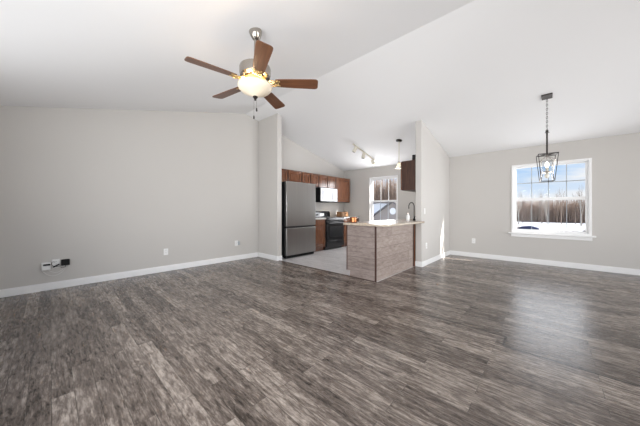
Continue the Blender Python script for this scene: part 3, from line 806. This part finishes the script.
# ================================================================== wall plates
def outlet(name, label, p, normal, kind='outlet'):
    """normal: 'x+' plate on a wall facing +x; 'y-' plate on a wall facing -y"""
    r = empty(name, p, label, 'outlet' if kind == 'outlet' else 'switch')
    x, y, z = p

    def bx(u0, u1, z0, z1, t0, t1):
        m = MB()
        if normal == 'x+': m.box(x + t0, x + t1, y + u0, y + u1, z + z0, z + z1)
        else: m.box(x + u0, x + u1, y - t1, y - t0, z + z0, z + z1)
        return m
    bx(-0.037, 0.037, -0.059, 0.059, 0.0005, 0.007).build('cover_plate', M['plastic'], r, bevel=0.003)
    if kind == 'outlet':
        for s in (-0.027, 0.011):
            k = bx(-0.017, 0.017, s, s + 0.030, 0.0072, 0.010).build('socket', M['plastic'], r, bevel=0.002)
            for u in (-0.008, 0.005): bx(u, u + 0.0025, s + 0.012, s + 0.022, 0.0101, 0.0106).build('slot', M['gap'], k)
    else:
        k = bx(-0.016, 0.016, -0.033, 0.033, 0.0072, 0.010).build('rocker', M['plastic'], r, bevel=0.002)
    return r


outlet('outlet', 'white double outlet near the middle of the left wall', (0, 1.437, 0.358), 'x+')
o2 = outlet('outlet', 'white double outlet with a plug-in near the corner end of the left wall', (0, 2.835, 0.378), 'x+')
MB().box(0.0105, 0.05, 2.868, 2.90, 0.34, 0.42).build('plug_adapter', M['grille'], o2, bevel=0.004)
outlet('outlet', 'white outlet low on the dining wall near the partition corner', (3.86, YW, 0.388), 'y-')
outlet('outlet', 'white outlet low on the partition end', (XP1, 5.21, 0.395), 'x+')
outlet('light_switch', 'white light switch at chest height on the partition', (XP1, 5.11, 1.104), 'x+', 'switch')

# cable gear on the left wall
r = empty('network_box', (0, -0.04, 0.335), 'white network box with a black plug on the left wall, left of the black adapter', 'network box')
MB().box(0.0005, 0.045, -0.083, 0.004, 0.285, 0.392).build('case', M['plastic'], r, bevel=0.008)
MB().box(0.0455, 0.060, -0.066, 0.002, 0.352, 0.374).build('plug', M['black'], r, bevel=0.003)
MB().box(0.0455, 0.049, -0.072, -0.006, 0.296, 0.338).build('front_cover', M['plastic'], r, bevel=0.003)
mb = MB()
for sgn, zz, dep in ((0, 0.0, 0.105), (1, 0.03, 0.06)):
    pts = []
    for k in range(21):
        t = k / 20
        pts.append((0.012 + 0.02 * math.sin(math.pi * t), -0.075 + 0.06 * sgn + (0.245 - 0.06 * sgn) * t - 0.01 * sgn * t, 0.282 - dep * math.sin(math.pi * t) ** 0.8 + 0.040 * t))
    mb.path(pts, 0.0024, n=6)
mb.build('cable', M['plastic'], r)
r = outlet('outlet', 'white outlet with black cord plugged in, between network box and black adapter', (0, 0.055, 0.365), 'x+')
MB().path([(0.014, 0.045, 0.385), (0.040, 0.028, 0.397), (0.05, 0.012, 0.385), (0.052, 0.014, 0.355), (0.055, 0.03, 0.338), (0.055, 0.055, 0.327), (0.05, 0.082, 0.325), (0.045, 0.098, 0.33)], 0.0028, n=6).build('cord', M['black'], r)
MB().tube((0.030, 0.028, 0.318), (0.036, 0.088, 0.352), 0.008, n=10).build('plug', M['black'], r)
r = empty('power_adapter', (0, 0.148, 0.37), 'square black power adapter on the left wall', 'power adapter')
MB().box(0.0005, 0.055, 0.105, 0.193, 0.328, 0.412).build('case', M['black'], r, bevel=0.006)
MB().path([(0.045, 0.15, 0.329), (0.055, 0.15, 0.310), (0.06, 0.13, 0.300), (0.062, 0.108, 0.305), (0.06, 0.10, 0.316)], 0.0028, n=6).build('cord', M['black'], r)

# ================================================================== outside
GZ = -1.8
struct(MB().box(-90, 70, YW + 0.6, 120, GZ - 0.2, GZ).build('ground_snow', M['snow'], keep=True, smooth=False))


def tree_mesh(name, h, mat, seed, spread=0.5, r0=0.09):
    rnd = random.Random(seed)
    mb = MB()

    def grow(p, d, L, r, lvl):
        q = p + d * L
        mb.tube(p, q, r, r * 0.62, n=5 if lvl < 1 else 3, caps=False)
        if lvl >= 4: return
        if lvl == 0:
            # leader continues and side limbs leave it
            nk = 3
        else: nk = 3
        for k in range(nk):
            t = 1.0 if k == 0 else rnd.uniform(0.45, 0.95)
            s = p + d * L * t
            w = Vector((rnd.uniform(-1, 1), rnd.uniform(-1, 1), rnd.uniform(-0.1, 0.7))).normalized()
            nd = (d + w * (0.28 if k == 0 else spread + 0.3)).normalized()
            nd.z = abs(nd.z)
            grow(s, nd, L * rnd.uniform(0.58, 0.82), r * (0.62 if k == 0 else 0.42), lvl + 1)
    grow(Vector((0, 0, 0)), Vector((rnd.uniform(-.06, .06), rnd.uniform(-.06, .06), 1)).normalized(), h * 0.33, r0, 0)
    zmax = max(v.co.z for v in mb.bm.verts)
    bmesh.ops.scale(mb.bm, vec=(h / zmax,) * 3, verts=mb.bm.verts)
    wmax = max(max(abs(v.co.x), abs(v.co.y)) for v in mb.bm.verts)
    if wmax > h * 0.16: bmesh.ops.scale(mb.bm, vec=(h * 0.16 / wmax, h * 0.16 / wmax, 1), verts=mb.bm.verts)
    me = bpy.data.meshes.new(name); mb.bm.to_mesh(me); mb.bm.free(); me.materials.append(mat)
    return me


meshes = [tree_mesh('bare_tree', 8.0, M['bark'], s, 0.45, 0.15) for s in range(6)]
rt = random.Random(3)


def edge(x):
    t = min(1, max(0, (x + 18) / 14))
    return 44 + 26 * t


for row in range(3):
    x = -48 + row * 0.9; i = row
    while x < 26:
        big = 1.45 if x < -14 else 0.95
        s = rt.uniform(0.68, 1.05) * big
        gap = 3.9 if big > 1 else 2.75
        o = bpy.data.objects.new('bare_tree', meshes[i % 6]); COL.objects.link(o)
        o.location = (x, edge(x) + row * gap * 1.02 + rt.uniform(-0.1, 0.1), GZ - 0.02)
        o.scale = (s, s, s); o.rotation_euler = (0, 0, rt.choice((0, 1, 2, 3)) * math.pi / 2)
        tag(o, 'leafless brown tree in the wood beyond the snowy yard', 'tree', 'bare trees of the wood beyond the yard')
        x += gap * rt.uniform(0.98, 1.1); i += 1
for (x, y, h, lab) in ((0.85, 64, 5.4, 'thin pale bare tree seen through the left edge of the dining window'),
                       (5.1, 65, 6.6, 'pale leaning bare tree seen in the middle of the dining window'),
                       (9.6, 65, 6.0, 'pale slim bare tree seen near the right edge of the dining window')):
    o = bpy.data.objects.new('birch_tree', tree_mesh('birch_tree', h, M['birch'], int(x * 10), 0.2, 0.16)); COL.objects.link(o)
    o.location = (x, y, GZ - 0.02); tag(o, lab, 'tree')
# undergrowth: uncountable sticks
mb = MB(); ru = random.Random(11)
for i in range(11000):
    x = ru.uniform(-48, 26)
    y = edge(x) + (14.5 if x < -8 else 10.5) + abs(ru.gauss(0, 3))
    h = ru.uniform(1.5, 5.8) * (2.2 if x < -14 else 1.0)
    p = Vector((x, y, GZ))
    q = p + Vector((ru.uniform(-0.5, 0.5), ru.uniform(-0.5, 0.5), h))
    mb.tube(p, q, ru.uniform(0.04, 0.09), 0.015, n=3, caps=False)
    for j in range(2):
        s = p.lerp(q, ru.uniform(0.3, 0.8))
        mb.tube(s, s + Vector((ru.uniform(-0.6, 0.6), ru.uniform(-0.4, 0.4), ru.uniform(0.3, 0.9))), 0.022, 0.008, n=3, caps=False)
o = mb.build('bushes', M['brush'], keep=True, smooth=False)
tag(o, 'tangled brown undergrowth and saplings along the edge of the wood', 'undergrowth', kind='stuff')
mb = MB()
for i in range(1500):
    x = ru.uniform(-8.5, 22); y = 47 + 3.0 * math.sin(x * 0.7) + ru.gauss(0, 1.0)
    if 1.2 < x < 5.0 and 45.8 < y < 49: continue
    p = Vector((x, y, GZ)); mb.tube(p, p + Vector((ru.uniform(-.2, .2), ru.uniform(-.2, .2), ru.uniform(0.1, 0.42))), 0.035, 0.01, n=3, caps=False)
o = mb.build('dry_weeds', M['weed'], keep=True, smooth=False)
tag(o, 'low dry weeds poking through the snow in front of the wood', 'weeds', kind='stuff')
# covered heap
mb = MB(); mb.prism([(1.9, GZ), (4.3, GZ), (4.2, GZ + 0.35), (3.3, GZ + 0.62), (2.3, GZ + 0.50), (1.95, GZ + 0.3)], 1, 46.5, 48.3)
o = mb.build('covered_heap', M['tarp'], bevel=0.12); tag(o, 'low dark blue covered heap lying on the snow outside the dining window', 'tarp heap')


def house(label, x0, x1, y0, y1, zpeak, zeave, wall, vent=False):
    xm = (x0 + x1) / 2
    r = empty('house', (xm, (y0 + y1) / 2, GZ), label, 'house')
    g = MB().prism([(x0, GZ), (x1, GZ), (x1, zeave), (xm, zpeak), (x0, zeave)], 1, y0, y1).build('gable_walls', wall, r)
    sl = (zpeak - zeave) / (xm - x0); ov = 0.35; t = 0.16
    mb = MB()
    mb.prism([(x0 - ov, zeave - sl * ov + 0.02), (xm, zpeak + 0.02), (x1 + ov, zeave - sl * ov + 0.02), (x1 + ov, zeave - sl * ov + t), (xm, zpeak + t + 0.04), (x0 - ov, zeave - sl * ov + t)], 1, y0 - 0.3, y1 + 0.3)
    mb.build('roof', M['shingle'], r)
    if vent:
        MB().lathe([(0, 0), (0.36, 0), (0.40, 0.03), (0.40, 0.05), (0, 0.05)], (xm, y0 - 0.002, zpeak - 1.05), n=28, axis=(0, -1, 0)).build('round_vent', M['white'], r)
    return r


house('tan gabled house with round white vent seen through the kitchen window', -13.2, -4.0, 28, 38, 2.05, -0.95, M['siding'], vent=True)
house('pale white house behind the tan gabled house', -22.0, -11.0, 39, 43, 2.35, 1.9, M['siding_white'])
